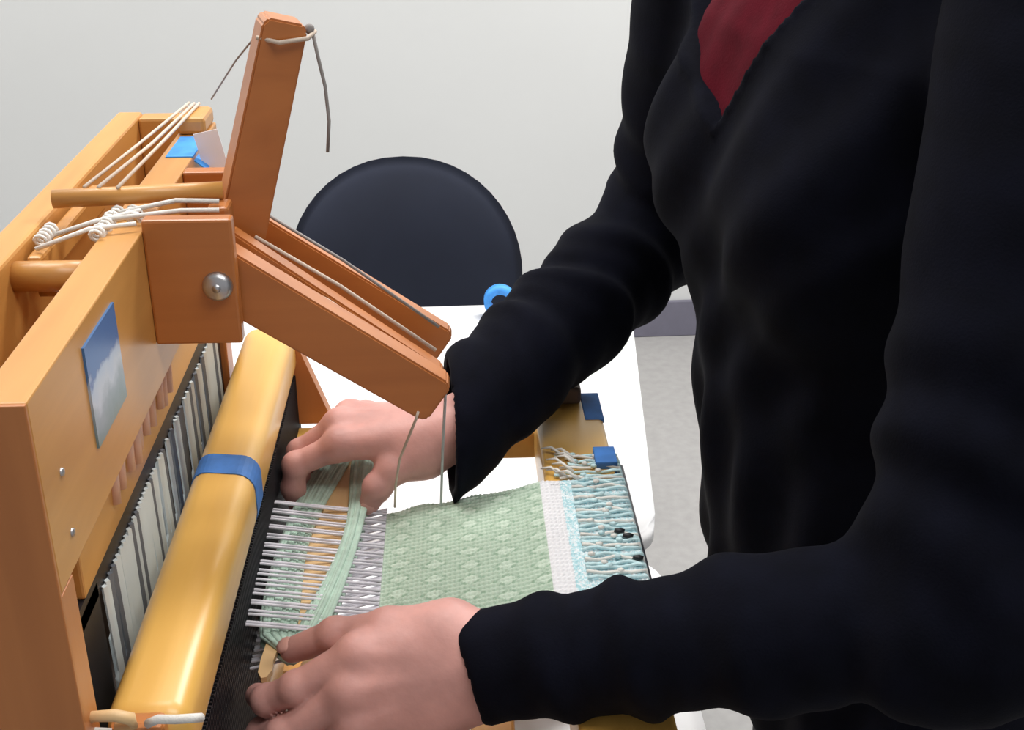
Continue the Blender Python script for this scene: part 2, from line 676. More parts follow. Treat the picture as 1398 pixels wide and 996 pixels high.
hm = heddle_mesh(M_HEDDLE)
hg = heddle_mesh(plain('gap_shade_heddle', (0.20, 0.22, 0.25), 0.5))  # grey puts the dark gaps between strands into some heddles' colour
for hi, x in enumerate((-0.1885, -0.2005, -0.2125, -0.2215)):
    b = MB()
    b.box((x - 0.004, 0.512 - hi * 0.003, 1.137), (x + 0.004, 0.885, 1.187), 0.0015)
    hb = obj('harness', b, W_Y, LM)
    b = MB()
    b.box((x - 0.003, 0.476, 1.124), (x + 0.003, 0.893, 1.1365))
    b.box((x - 0.003, 0.476, 0.955), (x + 0.003, 0.893, 0.967))
    b.box((x - 0.003, 0.476, 0.955), (x + 0.003, 0.534, 1.132))  # wide black near side stands in for a dark shaded gap
    b.box((x - 0.003, 0.885, 0.955), (x + 0.003, 0.893, 1.132))
    obj('heddle_frame', b, M_BLACKMETAL, hb, label='heddle frame in black that stands in for the shaded gap')
    if hi < 2:
        y = 0.540 + hi * 0.003
        rng = random.Random(11 + hi)
        while y < 0.88:
            o = bpy.data.objects.new('heddle', hg if rng.random() < (0.14 if y < 0.70 else 0.40) else hm)
            COL.objects.link(o)
            o.parent = hb
            o.location = Vector((x + 0.0042, y + rng.uniform(-0.0007, 0.0007), 1.1255)) - origin_of(hb)
            o.rotation_euler = (rng.uniform(-0.02, 0.02), rng.uniform(-0.01, 0.01), 0)
            y += (rng.uniform(0.0046, 0.0068) if y < 0.66 else rng.choice((0.0055, 0.008, 0.013))) * (1 + 2.2 * hi)
# copper pins on the front harness
hb = [o for o in LM.children if o.name.startswith('harness')][0]
rng = random.Random(5)
for y in (0.578, 0.592, 0.612, 0.628, 0.634, 0.652, 0.668, 0.690, 0.700, 0.716):
    b = MB()
    b.tube([(X1 + 0.0062, y, 1.148 + rng.uniform(0, 0.006)), (X1 + 0.0062, y + 0.006, 1.178 + rng.uniform(0, 0.006))], 0.0030, 8)
    obj('pin', b, M_PIN, hb, True, label='copper coloured pin')

# dowels, upright and cords on top of the castle
b = MB()
b.cyl((XB0, 0.613, 1.268), (X1, 0.613, 1.268), 0.008)
obj('dowel', b, W_X, LM, True)
b = MB()
b.cyl((-0.224, 0.678, 1.289), (-0.132, 0.690, 1.289), 0.0052)
obj('dowel', b, W_X, LM, True)
b = MB()
b.cyl((XB0, 0.52, 1.235), (X1, 0.52, 1.235), 0.007)
obj('dowel', b, W_X, LM, True)
b = MB()
b.obox((-0.2215, 0.690, 1.266), ((0, 1, 0), (1, 0, 0), (0, 0, -1)), (0.13, 0.008, 0.016), 0.002)
obj('pulley_bar', b, W_Y, LM)
b = MB()
b.cyl((-0.2215, 0.628, 1.255), (-0.186, 0.628, 1.255), 0.004)
obj('dowel', b, W_X, LM, True)
# side rest carrying the dowel
b = MB()
b.box((-0.139, 0.672, 1.262), (-0.127, 0.690, 1.2845), 0.002)
obj('dowel_rest', b, W_Z, LM)
for pts, r, m in (
        ([(-0.188, 0.680, 1.2945), (-0.185, 0.79, 1.292), (-0.1795, 0.884, 1.2935)], 0.0011, M_CORD),
        ([(-0.199, 0.681, 1.2945), (-0.193, 0.79, 1.290), (-0.183, 0.884, 1.2935)], 0.0011, M_CORD),
        ([(-0.207, 0.682, 1.2945), (-0.201, 0.79, 1.290), (-0.187, 0.886, 1.2935)], 0.0010, M_CORD),
        ([(-0.192, 0.655, 1.284), (-0.150, 0.66, 1.287), (-0.130, 0.663, 1.286)], 0.0014, M_CORDW),
        ([(-0.185, 0.668, 1.284), (-0.155, 0.672, 1.289), (-0.132, 0.676, 1.287)], 0.0014, M_CORDW),
        ([(-0.222, 0.632, 1.276), (-0.195, 0.640, 1.284), (-0.172, 0.648, 1.284)], 0.0013, M_CORDW),
        ([(-0.216, 0.650, 1.278), (-0.196, 0.652, 1.284), (-0.174, 0.668, 1.285)], 0.0013, M_CORDW)):
    b = MB()
    b.tube(pts, r, 6)
    obj('cord', b, m, LM, True)
# looped knots that lie over the front board and the bar
for i, (x, y) in enumerate(((-0.1905, 0.640), (-0.1895, 0.650), (-0.190, 0.661), (-0.1885, 0.671), (-0.180, 0.672), (-0.176, 0.664), (-0.2215, 0.645), (-0.2215, 0.655))):
    b = MB()
    pts = []
    for k in range(22):
        t = k / 21
        aa = t * math.pi * 5
        pts.append((x + 0.0035 * math.cos(aa), y + (t - 0.5) * 0.012, 1.2815 + 0.0032 * math.sin(aa) - (0.004 if i > 5 else 0)))
    b.tube(pts, 0.0011, 5)
    obj('cord_knot', b, M_CORDW, LM, True)

# blue tape and a paper tag at the far end of the front board
b = MB()
b.box((-0.186, 0.792, 1.2798), (-0.1685, 0.842, 1.2808))
b.obox((-0.1655, 0.820, 1.2735), ((1, 0, -0.8), (0, 1, 0), (0.8, 0, 1)), (0.011, 0.046, 0.0008))
obj('blue_tape', b, M_TAPE_L, LM, label='bright blue tape folded over the front board')
b = MB()
b.obox((-0.1585, 0.806, 1.2765), ((1, 0.05, 0.2), (0, 1, 0), (-0.2, 0, 1)), (0.016, 0.0006, 0.034))
obj('paper_tag', b, M_PAPER, LM)

# bracket and levers
b = MB()
b.box((X0, 0.645, 1.2135), (-0.121, 0.655, 1.2865), 0.0015)
obj('lever_bracket', b, W_LEVER, LM)
b = MB()
b.box((X0, 0.758, 1.2135), (-0.121, 0.770, 1.28), 0.0015)
obj('lever_bracket', b, W_LEVER, LM)
b = MB()
b.tube([(-0.1315, 0.6455, 1.2485), (-0.1315, 0.6425, 1.2485), (-0.1315, 0.6405, 1.2485)], [0.0085, 0.0080, 0.0055], 18)
b.cyl((-0.1315, 0.64, 1.2485), (-0.1315, 0.773, 1.2485), 0.0025, 8)
obj('bolt', b, M_STEEL, LM, True)


def lever(y, tip, w, th, roll=0.0, lift=0.0):
    pv = Vector((-0.1315, y, 1.2485 + lift))
    tp = Vector(tip)
    ax = tp - pv
    ln = ax.length
    ax.normalize()
    yy = Vector((0, 1, 0))
    if roll:
        yy = (Matrix.Rotation(roll, 4, ax) @ yy)
    side = ax.cross(yy).normalized()
    yy = side.cross(ax).normalized()
    b = MB()
    out = []
    for s, h in ((-0.014, 0.40), (-0.008, 0.50), (ln - 0.004, 0.44), (ln, 0.34)):
        out.append((s, h * w))
    poly = [pv + ax * s + side * h for s, h in out] + [pv + ax * s - side * h for s, h in reversed(out)]
    b.prism([p - yy * th / 2 for p in poly], yy * th)
    bmesh.ops.bevel(b.bm, geom=b.bm.edges[:], offset=0.0012, segments=2, affect='EDGES')
    return obj('lever', b, W_LEVER, LM)


lever(0.6645, (-0.012, 0.6645, 1.1665), 0.034, 0.016)
lever(0.6880, (-0.016, 0.6880, 1.163), 0.034, 0.012)
lever(0.7120, (-0.0935, 0.7120, 1.381), 0.029, 0.018, 0.35)
lever(0.7400, (-0.010, 0.7400, 1.166), 0.032, 0.012)
for pts, r, m in (
        ([(-0.1075, 0.702, 1.372), (-0.095, 0.700, 1.3695), (-0.080, 0.706, 1.3705), (-0.0765, 0.714, 1.373)], 0.0013, M_CORD),
        ([(-0.078, 0.712, 1.3745), (-0.0755, 0.711, 1.359), (-0.0725, 0.710, 1.343), (-0.0715, 0.710, 1.323), (-0.0735, 0.710, 1.305)], 0.0011, M_CORDG),
        ([(-0.1085, 0.722, 1.372), (-0.135, 0.79, 1.342), (-0.166, 0.86, 1.302)], 0.0006, M_CORDG),
        ([(-0.0245, 0.655, 1.163), (-0.026, 0.655, 1.158), (-0.0385, 0.690, 1.112), (-0.044, 0.725, 1.072), (-0.048, 0.770, 1.0275)], 0.0009, M_CORD),
        ([(-0.0085, 0.664, 1.175), (-0.0085, 0.668, 1.165), (-0.0115, 0.705, 1.110), (-0.0145, 0.755, 1.0375)], 0.0010, M_CORDL),
        ([(-0.118, 0.676, 1.252), (-0.075, 0.676, 1.226), (-0.020, 0.676, 1.183)], 0.0011, M_CORD),
        ([(-0.118, 0.699, 1.258), (-0.070, 0.699, 1.226), (-0.014, 0.698, 1.183)], 0.0012, M_CORD),
        ([(-0.116, 0.726, 1.264), (-0.070, 0.727, 1.232), (-0.012, 0.727, 1.186)], 0.0010, M_CORDG)):
    b = MB()
    b.tube(pts, r, 6)
    obj('cord', b, m, LM, True)
b = MB()
b.ball((-0.0795, 0.7125, 1.3745), 0.0030, (1, 0.8, 1), 2)
obj('cord_knot', b, M_CORDG, LM, True)

# beater: golden top rail, reed below it, lower rail and side arms
b = MB()
b.box((-0.171, 0.465, 1.066), (-0.1305, 0.928, 1.104), 0.011, 4)
BT = obj('beater_rail', b, W_RAIL, LM, True)
b = MB()
xl, xr, zl, zr, rc = -0.1716, -0.1299, 1.0655, 1.1046, 0.0116
pf = []
for cx_, cz_, a0 in ((xl + rc, zl + rc, 180), (xr - rc, zl + rc, 270), (xr - rc, zr - rc, 0), (xl + rc, zr - rc, 90)):
    for k in range(7):
        t = math.radians(a0 + 15 * k)
        pf.append((cx_ + rc * math.cos(t), cz_ + rc * math.sin(t)))
b.prism([(x, 0.690 + (x + 0.151) * -0.15, z) for x, z in pf], (0, 0.024, 0))
obj('blue_tape', b, M_TAPE, BT, label='blue tape wrapped round the beater rail')
b = MB()
b.box((-0.1365, 0.470, 0.955), (-0.1335, 0.925, 1.0655))
RD = obj('reed', b, M_REED, LM)
b = MB()
for k in range(150):
    y = 0.474 + k * 0.003
    b.box((-0.1334, y, 0.957), (-0.1318, y + 0.0009, 1.0655))
rr = obj('reed_dents', b, M_BLACKMETAL, RD)
rr['kind'] = 'stuff'
b = MB()
b.box((-0.160, 0.465, 0.915), (-0.1305, 0.928, 0.955), 0.006, 3)
obj('lower_beater_rail', b, W_RAIL, LM, True)
for y in (0.462, 0.930):
    b = MB()
    b.box((-0.165, y - 0.006, 0.80), (-0.140, y + 0.006, 1.09 if y > 0.6 else 1.105), 0.003)
    obj('beater_arm', b, W_Z, LM)
# curved wooden hook and cord at the near end of the beater
b = MB()
b.tube([(-0.177, 0.452, 1.112), (-0.168, 0.450, 1.1175), (-0.158, 0.449, 1.1185), (-0.1515, 0.450, 1.1155), (-0.1515, 0.452, 1.1105), (-0.160, 0.453, 1.108)], [0.0022, 0.0026, 0.003, 0.003, 0.0026, 0.002], 10)
obj('wooden_hook', b, W_PALE, LM, True)
for pts in ([(-0.183, 0.452, 1.109), (-0.176, 0.449, 1.1135), (-0.172, 0.451, 1.108), (-0.162, 0.452, 1.106)],
            [(-0.146, 0.455, 1.108), (-0.140, 0.452, 1.113), (-0.133, 0.455, 1.110), (-0.126, 0.453, 1.112), (-0.122, 0.458, 1.108)]):
    b = MB()
    b.tube(pts, 0.0022, 7)
    obj('cord', b, M_CORDW, LM, True)

# far and near side frames, breast beam, rollers and stretchers
for y0, y1 in ((0.893, 0.912), (0.445, 0.463)):
    b = MB()
    b.box((X0 - 0.011, y0, 0.995), (0.066, y1, 1.019), 0.002)
    obj('side_rail', b, W_RAIL if y0 > 0.6 else W_X, LM)
    b = MB()
    b.box((X1 - 0.05, y0, 0.745), (0.118, y1, 0.785), 0.002)
    obj('base_rail', b, W_X, LM)
    b = MB()
    b.box((0.066, y0 - 0.002, 0.74), (0.112, y1 + 0.002, 1.0), 0.002)
    obj('front_post', b, W_Z, LM)
b = MB()
b.prism([(-0.131, 0.9135, 1.098), (-0.104, 0.9135, 1.021), (-0.150, 0.9135, 1.021), (-0.165, 0.9135, 1.06), (-0.165, 0.9135, 1.098)], (0, 0.012, 0))
obj('brace', b, W_Z, LM)
b = MB()
b.box((0.060, 0.45, 1.000), (0.113, 0.912, 1.044), 0.004, 3)
BB = obj('breast_beam', b, W_RAIL, LM, True)
b = MB()
b.box((0.0985, 0.866, 1.0405), (0.1137, 0.9125, 1.0447), 0.0008)
obj('blue_tape', b, M_TAPE, BB, label='blue tape on the far corner of the breast beam')
b = MB()
b.box((0.0985, 0.788, 1.0435), (0.1145, 0.812, 1.0500), 0.0008)
b.box((0.1130, 0.788, 1.030), (0.1145, 0.812, 1.0495), 0.0004)
obj('blue_tape', b, M_TAPE, BB, label='small blue tape patch beside the fringe')
b = MB()
b.box((0.0625, 0.893, 1.0435), (0.098, 0.9125, 1.058), 0.003)
obj('beam_block', b, plain('sleeve_shade_block', (0.20, 0.13, 0.09), 0.6), LM, label='block at the end of the breast beam coloured as the sleeve shadow')  # grey brown colour carries the sleeve's shadow on the beam end
b = MB()
b.cyl((0.099, 0.447, 0.90), (0.099, 0.91, 0.90), 0.024, 24)
obj('cloth_roller', b, W_RAIL, LM, True)
b = MB()
b.box((0.004, 0.463, 0.745), (0.040, 0.893, 0.80), 0.003)
obj('stretcher', b, W_Y, LM)

# ------------------------------------------------------------------ the weaving on the loom
WV = thing('weaving', (0.0, 0.70, 1.02), 'narrow mint green patterned weaving with white band and cyan fringe on the loom', 'weaving', None)
YA, YB = 0.628, 0.772          # near and far selvedge
XF, XE = -0.054, 0.116         # fell and end over the breast beam
GREEN = np.array([(0.27, 0.40, 0.29), (0.62, 0.73, 0.62)])
nu, nv = 300, 190
u = np.linspace(0, 1, nu)
v = np.linspace(0, 1, nv)
Uu, Vv = np.meshgrid(u, v, indexing='ij')
Xc = XF + (XE - XF) * Uu
wid = np.interp(Xc, [XF, -0.03, 0.05, XE], [1.0, 1.0, 0.97, 0.97])
Yc = (YA + YB) / 2 + (Vv - 0.5) * (YB - YA) * wid + 0.0012 * np.sin(Xc * 160) * (Vv > 0.96)
Zc = np.interp(Xc, [XF, 0.04, 0.058, XE], [1.0215, 1.0405, 1.0462, 1.0468])
fy = (Yc - YA) / 0.0044
fx = (Xc - XF) / 0.0031
weave = np.sin(2 * np.pi * fy) * np.sin(2 * np.pi * fx)
Zc = Zc + 0.0005 * weave + 0.0004 * np.cos(2 * np.pi * fy)
dx = ((Xc - XF) / 0.0235) % 1 - 0.5
row = np.floor((Xc - XF) / 0.0235)
dy = ((Yc - YA) / 0.0165 + 0.5 * (row % 2)) % 1 - 0.5
dia = np.abs(dx) + np.abs(dy)
pat = np.where(dia < 0.30, 0.75, np.where(dia < 0.42, 0.12, 0.48))
rs = np.random.RandomState(3)
pat = np.clip(pat + 0.24 * np.cos(2 * np.pi * fy) + rs.normal(0, 0.10, pat.shape), 0, 1)
tint = GREEN[0] + (GREEN[1] - GREEN[0]) * pat[..., None]
white = np.array([0.82, 0.82, 0.85]) * (0.94 + 0.06 * np.cos(2 * np.pi * fy)[..., None])
spk = rs.rand(*pat.shape)
spk = (spk + np.roll(spk, 1, 0) + np.roll(spk, 1, 1) + np.roll(spk, 2, 0)) / 4
cy = np.where((spk > 0.52)[..., None], np.array([0.80, 0.86, 0.89]), np.array([0.42, 0.67, 0.73]))
tint = np.where((Xc > 0.056)[..., None], white, tint)
tint = np.where((Xc > 0.0705)[..., None], cy, tint)
gi = np.arange(nu * nv).reshape(nu, nv)
q = np.stack([gi[:-1, :-1], gi[1:, :-1], gi[1:, 1:], gi[:-1, 1:]], -1).reshape(-1, 4)
top = np.stack([Xc, Yc, Zc], -1).reshape(-1, 3)
bot = top - np.array([0, 0, 0.0012])
n0 = nu * nv
bor = np.concatenate([gi[:, 0], gi[-1, 1:], gi[-2::-1, -1], gi[0, -2:0:-1]])
bn = np.roll(bor, -1)
rim = np.stack([bor, bor + n0, bn + n0, bn], -1)
raw('cloth', np.concatenate([top, bot]), np.concatenate([q, q[:, ::-1] + n0, rim]), M_CLOTH, WV, tint=np.concatenate([tint.reshape(-1, 3)] * 2))
# cyan and white cords tied over the breast beam
rng = random.Random(21)
for i in range(33):
    y = 0.647 + i * 0.0050
    y += rng.uniform(-0.0015, 0.0015)
    z = 1.0485 if y < 0.772 else 1.0462
    xs = 0.078 if y < 0.772 else rng.uniform(0.066, 0.080)
    pts = []
    for k in range(9):
        t = k / 8
        x = xs + (0.1155 - xs) * t
        pts.append((x, y + 0.0010 * math.sin(t * 7 + i), z + 0.0008 * math.sin(t * 11 + i * 2) - 0.0004))
    pts += [(0.1175, y, 1.040), (0.1172, y + 0.001, 1.018), (0.1165, y + rng.uniform(-0.003, 0.003), 0.994)]
    b = MB()
    b.tube(pts, [0.0012] * 9 + [0.0012, 0.0011, 0.0009], 6)
    obj('fringe_cord', b, M_CYAN if i % 3 != 1 else M_CORDW, WV, True)
    b = MB()
    b.ball((xs + rng.uniform(0.004, 0.026), y, z + 0.0008), 0.0021, (1.3, 1, 0.8), 1)
    obj('knot', b, M_CORDW if i % 2 else M_CYAN, WV, True)
    if y > 0.765:
        b = MB()
        b.tube([(xs + 0.006, y, z), (xs - 0.002, y + 0.006, z + 0.004), (xs - 0.009, y + 0.010, z + 0.001)], [0.0013, 0.0011, 0.0007], 5)
        obj('loose_end', b, M_CORDW, WV, True)
b = MB()
b.cyl((0.1205, 0.63, 1.030), (0.1205, 0.815, 1.030), 0.0022, 10)
obj('apron_rod', b, plain('dark_rod', (0.10, 0.10, 0.12), 0.4, metal=0.5), WV, True)
for x, y in ((0.109, 0.690), (0.104, 0.696), (0.112, 0.664)):
    b = MB()
    b.ball((x, y, 1.0502), 0.003, (1.4, 0.8, 0.7), 1)
    obj('dark_knot', b, M_BLACKMETAL, WV, True)

# warp: two layers of threads between fell and reed, the open shed
XR = -0.131


def thread_mesh(z0, z1):
    b = MB()
    dz = z1 - z0
    b.tube([(0, 0, 0), ((XR - XF) * 0.5, 0, dz * 0.5 - 0.0004), (XR - XF, 0, dz), (-0.1365 - XF, 0, dz)], 0.00095, 6)
    me = bpy.data.meshes.new('warp_thread')
    bmesh.ops.recalc_face_normals(b.bm, faces=b.bm.faces)
    b.bm.to_mesh(me)
    b.bm.free()
    me.materials.append(M_WARP)
    me.shade_smooth()
    return me


upm, lom = thread_mesh(1.0225, 1.0380), thread_mesh(1.0215, 1.006)
rng = random.Random(9)
for i in range(14):
    for s in (-0.0017, 0.0017):
        y = YA + 0.002 + i * 0.01075 + s + rng.uniform(-0.0005, 0.0005)
        for me, zz, oy in ((upm, 1.0225, 0), (lom, 1.0215, 0.0052), (lom, 1.0212, 0.0034 if s > 0 else 0.0)):
            o = bpy.data.objects.new('warp_thread', me)
            COL.objects.link(o)
            o.parent = WV
            o.location = Vector((XF, y + oy, zz)) - origin_of(WV)
            o.rotation_euler = (0, 0, 0.085 + rng.uniform(-0.01, 0.01))

# ------------------------------------------------------------------ stick shuttle wound with mint yarn
SH = thing('stick_shuttle', (-0.098, 0.71, 1.021), 'wooden stick shuttle wound with mint green yarn held between both hands', 'shuttle')
A, Bp = Vector((-0.1060, 0.590, 1.024)), Vector((-0.080, 0.884, 1.024))
ax = (Bp - A).normalized()
sd = Vector((ax.y, -ax.x, 0))
L_ = (Bp - A).length


def sh(s, w, z=0.0):
    return A + ax * s + sd * w + Vector((0, 0, z))


b = MB()
hw = 0.0165
half = [(0.030, 0.0), (0.030, 0.005), (0.022, 0.0085), (0.012, 0.0088), (0.003, 0.0075), (-0.004, 0.0095), (-0.005, 0.0125), (0.000, 0.0155), (0.012, hw), (0.03, hw)]
pl = [sh(s, -w) for s, w in half] + [sh(L_ - s, -w) for s, w in reversed(half)] + [sh(L_ - s, w) for s, w in half[1:]] + [sh(s, w) for s, w in reversed(half[1:])]
b.prism([p - Vector((0, 0, 0.0015)) for p in pl], (0, 0, 0.0038))
obj('stick', b, W_PALE, SH)
rng = random.Random(4)
for side, num, outer in ((-1, 12, 0.0290), (1, 8, 0.0205)):
    for layer in (0, 1):
        for j in range(num):
            f = j / (num - 1)
            pts = []
            for k in range(17):
                t = k / 16
                sn = math.sin(math.pi * t) + 1e-9
                w = (0.0115 * sn ** 2) * (1 - f) + (outer * sn ** 0.26) * f + 0.001
                z = (0.0038 if layer == 0 else -0.0032) + (0.0014 * math.sin(math.pi * f) + 0.0007 * math.sin(j * 2.1)) * (1 if layer == 0 else 0)
                pts.append(sh(0.016 + (L_ - 0.036) * t, side * w, z))
            b = MB()
            b.tube(pts, 0.0018, 6)
            obj('yarn_strand', b, M_YARN, SH, True)

# ------------------------------------------------------------------ the weaver
FW = np.array([-0.968, -0.25], dtype=np.float32)
LT = np.array([-0.25, 0.968], dtype=np.float32)
ROWS = [  # z, centre x, centre y, half depth, half width
    (0.70, 0.358, 0.745, 0.118, 0.172), (0.80, 0.350, 0.745, 0.120, 0.174), (0.95, 0.308, 0.755, 0.116, 0.160),
    (1.08, 0.284, 0.765, 0.106, 0.146), (1.17, 0.276, 0.772, 0.105, 0.150), (1.27, 0.268, 0.778, 0.108, 0.166),
    (1.36, 0.268, 0.780, 0.098, 0.172), (1.43, 0.276, 0.780, 0.072, 0.130), (1.475, 0.280, 0.780, 0.055, 0.066), (1.52, 0.276, 0.780, 0.05, 0.055)]
SH_N, EL_N, WR_N = (0.300, 0.585, 1.405), (0.243, 0.484, 1.137), (0.022, 0.5565, 1.056)
SH_F, EL_F, WR_F = (0.200, 0.945, 1.405), (0.180, 1.000, 1.165), (0.002, 0.803, 1.073)
NK = (0.272, 0.778, 1.50)
HD = (0.215, 0.772, 1.625)


def grow(rows, d):
    return [(z, x, y, a + d, b + d) for z, x, y, a, b in rows]


def hand(F, wr, el, mcp, fing, thumb, rad, nrm):
    """palm, four fingers and a thumb as one field; every joint is a point in space"""
    nrm = np.array(nrm, dtype=float)
    nrm /= np.linalg.norm(nrm)
    wr = np.array(wr)
    mcp = [np.array(m) for m in mcp]
    d = F.cone(wr + (np.array(el) - wr) * 0.42, wr, 0.0255, 0.0225)
    # carpals and metacarpals
    for m in mcp:
        s = wr + (m - wr) * 0.16 + (m - np.mean(mcp, 0)) * 0.33
        d = smin(d, F.cone(s, m, 0.0150, 0.0108), 0.012)
    c = np.mean(mcp, 0) * 0.55 + wr * 0.45
    d = smin(d, F.cone(c - nrm * 0.007, wr - nrm * 0.004, 0.0155, 0.016), 0.012)
    # knuckles and tendons raised on the back
    for i, m in enumerate(mcp):
        d = smin(d, F.ell(m + nrm * 0.0025, (0.0086, 0.0086, 0.0086)), 0.010)
        d = smin(d, F.cone(m + nrm * 0.0080, wr + (m - wr) * 0.30 + nrm * 0.0108, 0.0028, 0.0020), 0.0045)
    # thumb
    t = [np.array(p) for p in thumb]
    d = smin(d, F.cone(wr + (t[0] - wr) * 0.4, t[0], 0.014, 0.0155), 0.012)
    d = smin(d, F.cone(t[0], t[1], 0.0155, 0.0118), 0.010)
    th = smin(F.cone(t[1], t[2], 0.0106, 0.0093), F.cone(t[2], t[3], 0.0097, 0.0078), 0.004)
    th = smin(th, F.ell(t[2], (0.0102, 0.0102, 0.0102)), 0.004)
    d = smin(d, th, 0.005)
    # fingers stay apart from one another, each one melts only into its knuckle
    fs = None
    for m, pts, r in zip(mcp, fing, rad):
        p = [m] + [np.array(q) for q in pts]
        f = smin(F.cone(p[0], p[1], r * 1.12, r * 0.98), F.cone(p[1], p[2], r, r * 0.9), 0.003)
        f = smin(f, F.cone(p[2], p[3], r * 0.92, r * 0.78), 0.003)
        f = smin(f, F.ell(p[1], (r * 1.08,) * 3), 0.003)
        f = smin(f, F.ell(p[2], (r * 0.97,) * 3), 0.003)
        fs = f if fs is None else smin(fs, f, 0.0012)
    d = smin(d, fs, 0.006)
    # faint creases
    d = d + 0.00004 * np.sin(F.X * 700 + 2 * np.sin(F.Y * 240)) * np.sin(F.Z * 500 + F.Y * 300)
    return d


LH = dict(wr=WR_N, el=EL_N,
          mcp=[(-0.0590, 0.5655, 1.0585), (-0.0650, 0.5535, 1.0420), (-0.0625, 0.5475, 1.0230), (-0.0560, 0.5450, 1.0050)],
          fing=[[(-0.0945, 0.5600, 1.0395), (-0.1125, 0.5650, 1.0275), (-0.1200, 0.5770, 1.0210)],
                [(-0.1020, 0.5490, 1.0160), (-0.1165, 0.5630, 1.0055), (-0.1120, 0.5790, 1.0010)],
                [(-0.0975, 0.5455, 0.9945), (-0.1100, 0.5600, 0.9830), (-0.1040, 0.5760, 0.9800)],
                [(-0.0850, 0.5440, 0.9800), (-0.0960, 0.5560, 0.9710), (-0.0920, 0.5680, 0.9680)]],
          thumb=[(-0.0080, 0.5740, 1.0660), (-0.0430, 0.5800, 1.0640), (-0.0740, 0.5880, 1.0540), (-0.1005, 0.5950, 1.0390)],
          rad=(0.0093, 0.0095, 0.0090, 0.0080), nrm=(-0.05, -0.80, 0.60))
RH = dict(wr=WR_F, el=EL_F,
          mcp=[(-0.0870, 0.7930, 1.0660), (-0.0880, 0.8130, 1.0720), (-0.0820, 0.8320, 1.0690), (-0.0720, 0.8480, 1.0600)],
          fing=[[(-0.1190, 0.7895, 1.0530), (-0.1222, 0.7890, 1.0340), (-0.1195, 0.7890, 1.0180)],
                [(-0.1180, 0.8100, 1.0520), (-0.1218, 0.8095, 1.0330), (-0.1185, 0.8090, 1.0180)],
                [(-0.1080, 0.8290, 1.0480), (-0.1150, 0.8280, 1.0300), (-0.1120, 0.8270, 1.0160)],
                [(-0.0940, 0.8480, 1.0420), (-0.1010, 0.8480, 1.0260), (-0.0980, 0.8470, 1.0140)]],
          thumb=[(-0.0260, 0.7900, 1.0580), (-0.0490, 0.7800, 1.0530), (-0.0600, 0.7740, 1.0420), (-0.0660, 0.7740, 1.0290)],
          rad=(0.0090, 0.0093, 0.0088, 0.0078), nrm=(-0.15, -0.15, 0.97))

parts = []
F = Field((-0.150, 0.520, 0.950), (0.135, 0.640, 1.110), 0.0015)
parts.append(surface(F, hand(F, **LH)))
F = Field((-0.150, 0.745, 0.990), (0.090, 0.900, 1.120), 0.0015)
parts.append(surface(F, hand(F, **RH)))
# trunk and arms underneath the clothes
F = Field((-0.02, 0.42, 0.72), (0.50, 1.09, 1.56), 0.008)
d = F.column(grow(ROWS, -0.016), FW, LT)
d = smin(d, F.cone((0.276, 0.78, 1.42), NK, 0.052, 0.050), 0.03)
for s, e, w in ((SH_N, EL_N, WR_N), (SH_F, EL_F, WR_F)):
    d = smin(d, F.cone(s, e, 0.045, 0.036), 0.03)
    d = smin(d, F.cone(e, np.array(e) + (np.array(w) - np.array(e)) * 0.72, 0.033, 0.025), 0.015)
parts.append(surface(F, d))
# neck and head, looking down at the work
F = Field((0.06, 0.64, 1.46), (0.38, 0.91, 1.77), 0.003)
hf = Vector((-0.86, -0.06, -0.50)).normalized()
hl = Vector((0.06, -1.0, 0.0)).normalized()
hu = hf.cross(hl).normalized()
if hu.z < 0:
    hu = -hu
H0 = Vector(HD)


def hp(f, l, u):
    return tuple(H0 + hf * f + hl * l + hu * u)


hx = (hf, hl, hu)
d = F.ell(hp(-0.012, 0, 0.025), (0.098, 0.076, 0.095), hx)
d = smin(d, F.ell(hp(0.022, 0, -0.045), (0.062, 0.056, 0.072), hx), 0.03)
d = smin(d, F.ell(hp(0.060, 0, -0.092), (0.022, 0.024, 0.020), hx), 0.02)
d = smin(d, F.cone(NK, hp(-0.03, 0, -0.04), 0.052, 0.055), 0.03)
d = smin(d, F.cone(hp(0.082, 0, 0.005), hp(0.104, 0, -0.034), 0.008, 0.0115), 0.008)
for s in (-1, 1):
    d = smin(d, F.ell(hp(0.097, s * 0.011, -0.036), (0.009, 0.008, 0.007), hx), 0.005)
    d = smax(d, -F.ell(hp(0.098, s * 0.032, 0.006), (0.016, 0.017, 0.010), hx), 0.010)
    d = smin(d, F.ell(hp(0.084, s * 0.032, 0.024), (0.012, 0.022, 0.006), hx), 0.010)
    d = smin(d, F.ell(hp(-0.005, s * 0.077, -0.008), (0.018, 0.007, 0.031), hx), 0.006)
d = smin(d, F.ell(hp(0.084, 0, -0.062), (0.010, 0.023, 0.0055), hx), 0.004)
d = smin(d, F.ell(hp(0.082, 0, -0.073), (0.011, 0.020, 0.006), hx), 0.004)
parts.append(surface(F, d))
PB = (0.36, 0.745, 0.0)
bv, bf = join(parts)
PE = raw('person', bv, bf, M_SKIN, None, base=PB)
tag(PE, 'person in black V neck sweater leaning over the loom with both hands on the shuttle', 'person')
for s in (-1, 1):
    b = MB()
    b.ball(hp(0.083, s * 0.032, 0.005), 0.0125)
    ey = obj('eye', b, M_EYE, PE, True)
    b = MB()
    b.ball(hp(0.0915, s * 0.032, 0.002), 0.0055, (1, 1, 1), 2)
    obj('iris', b, M_HAIR, ey, True)
F = Field((0.10, 0.62, 1.50), (0.40, 0.93, 1.78), 0.005)
d = F.ell(hp(-0.022, 0, 0.030), (0.106, 0.086, 0.104), hx)
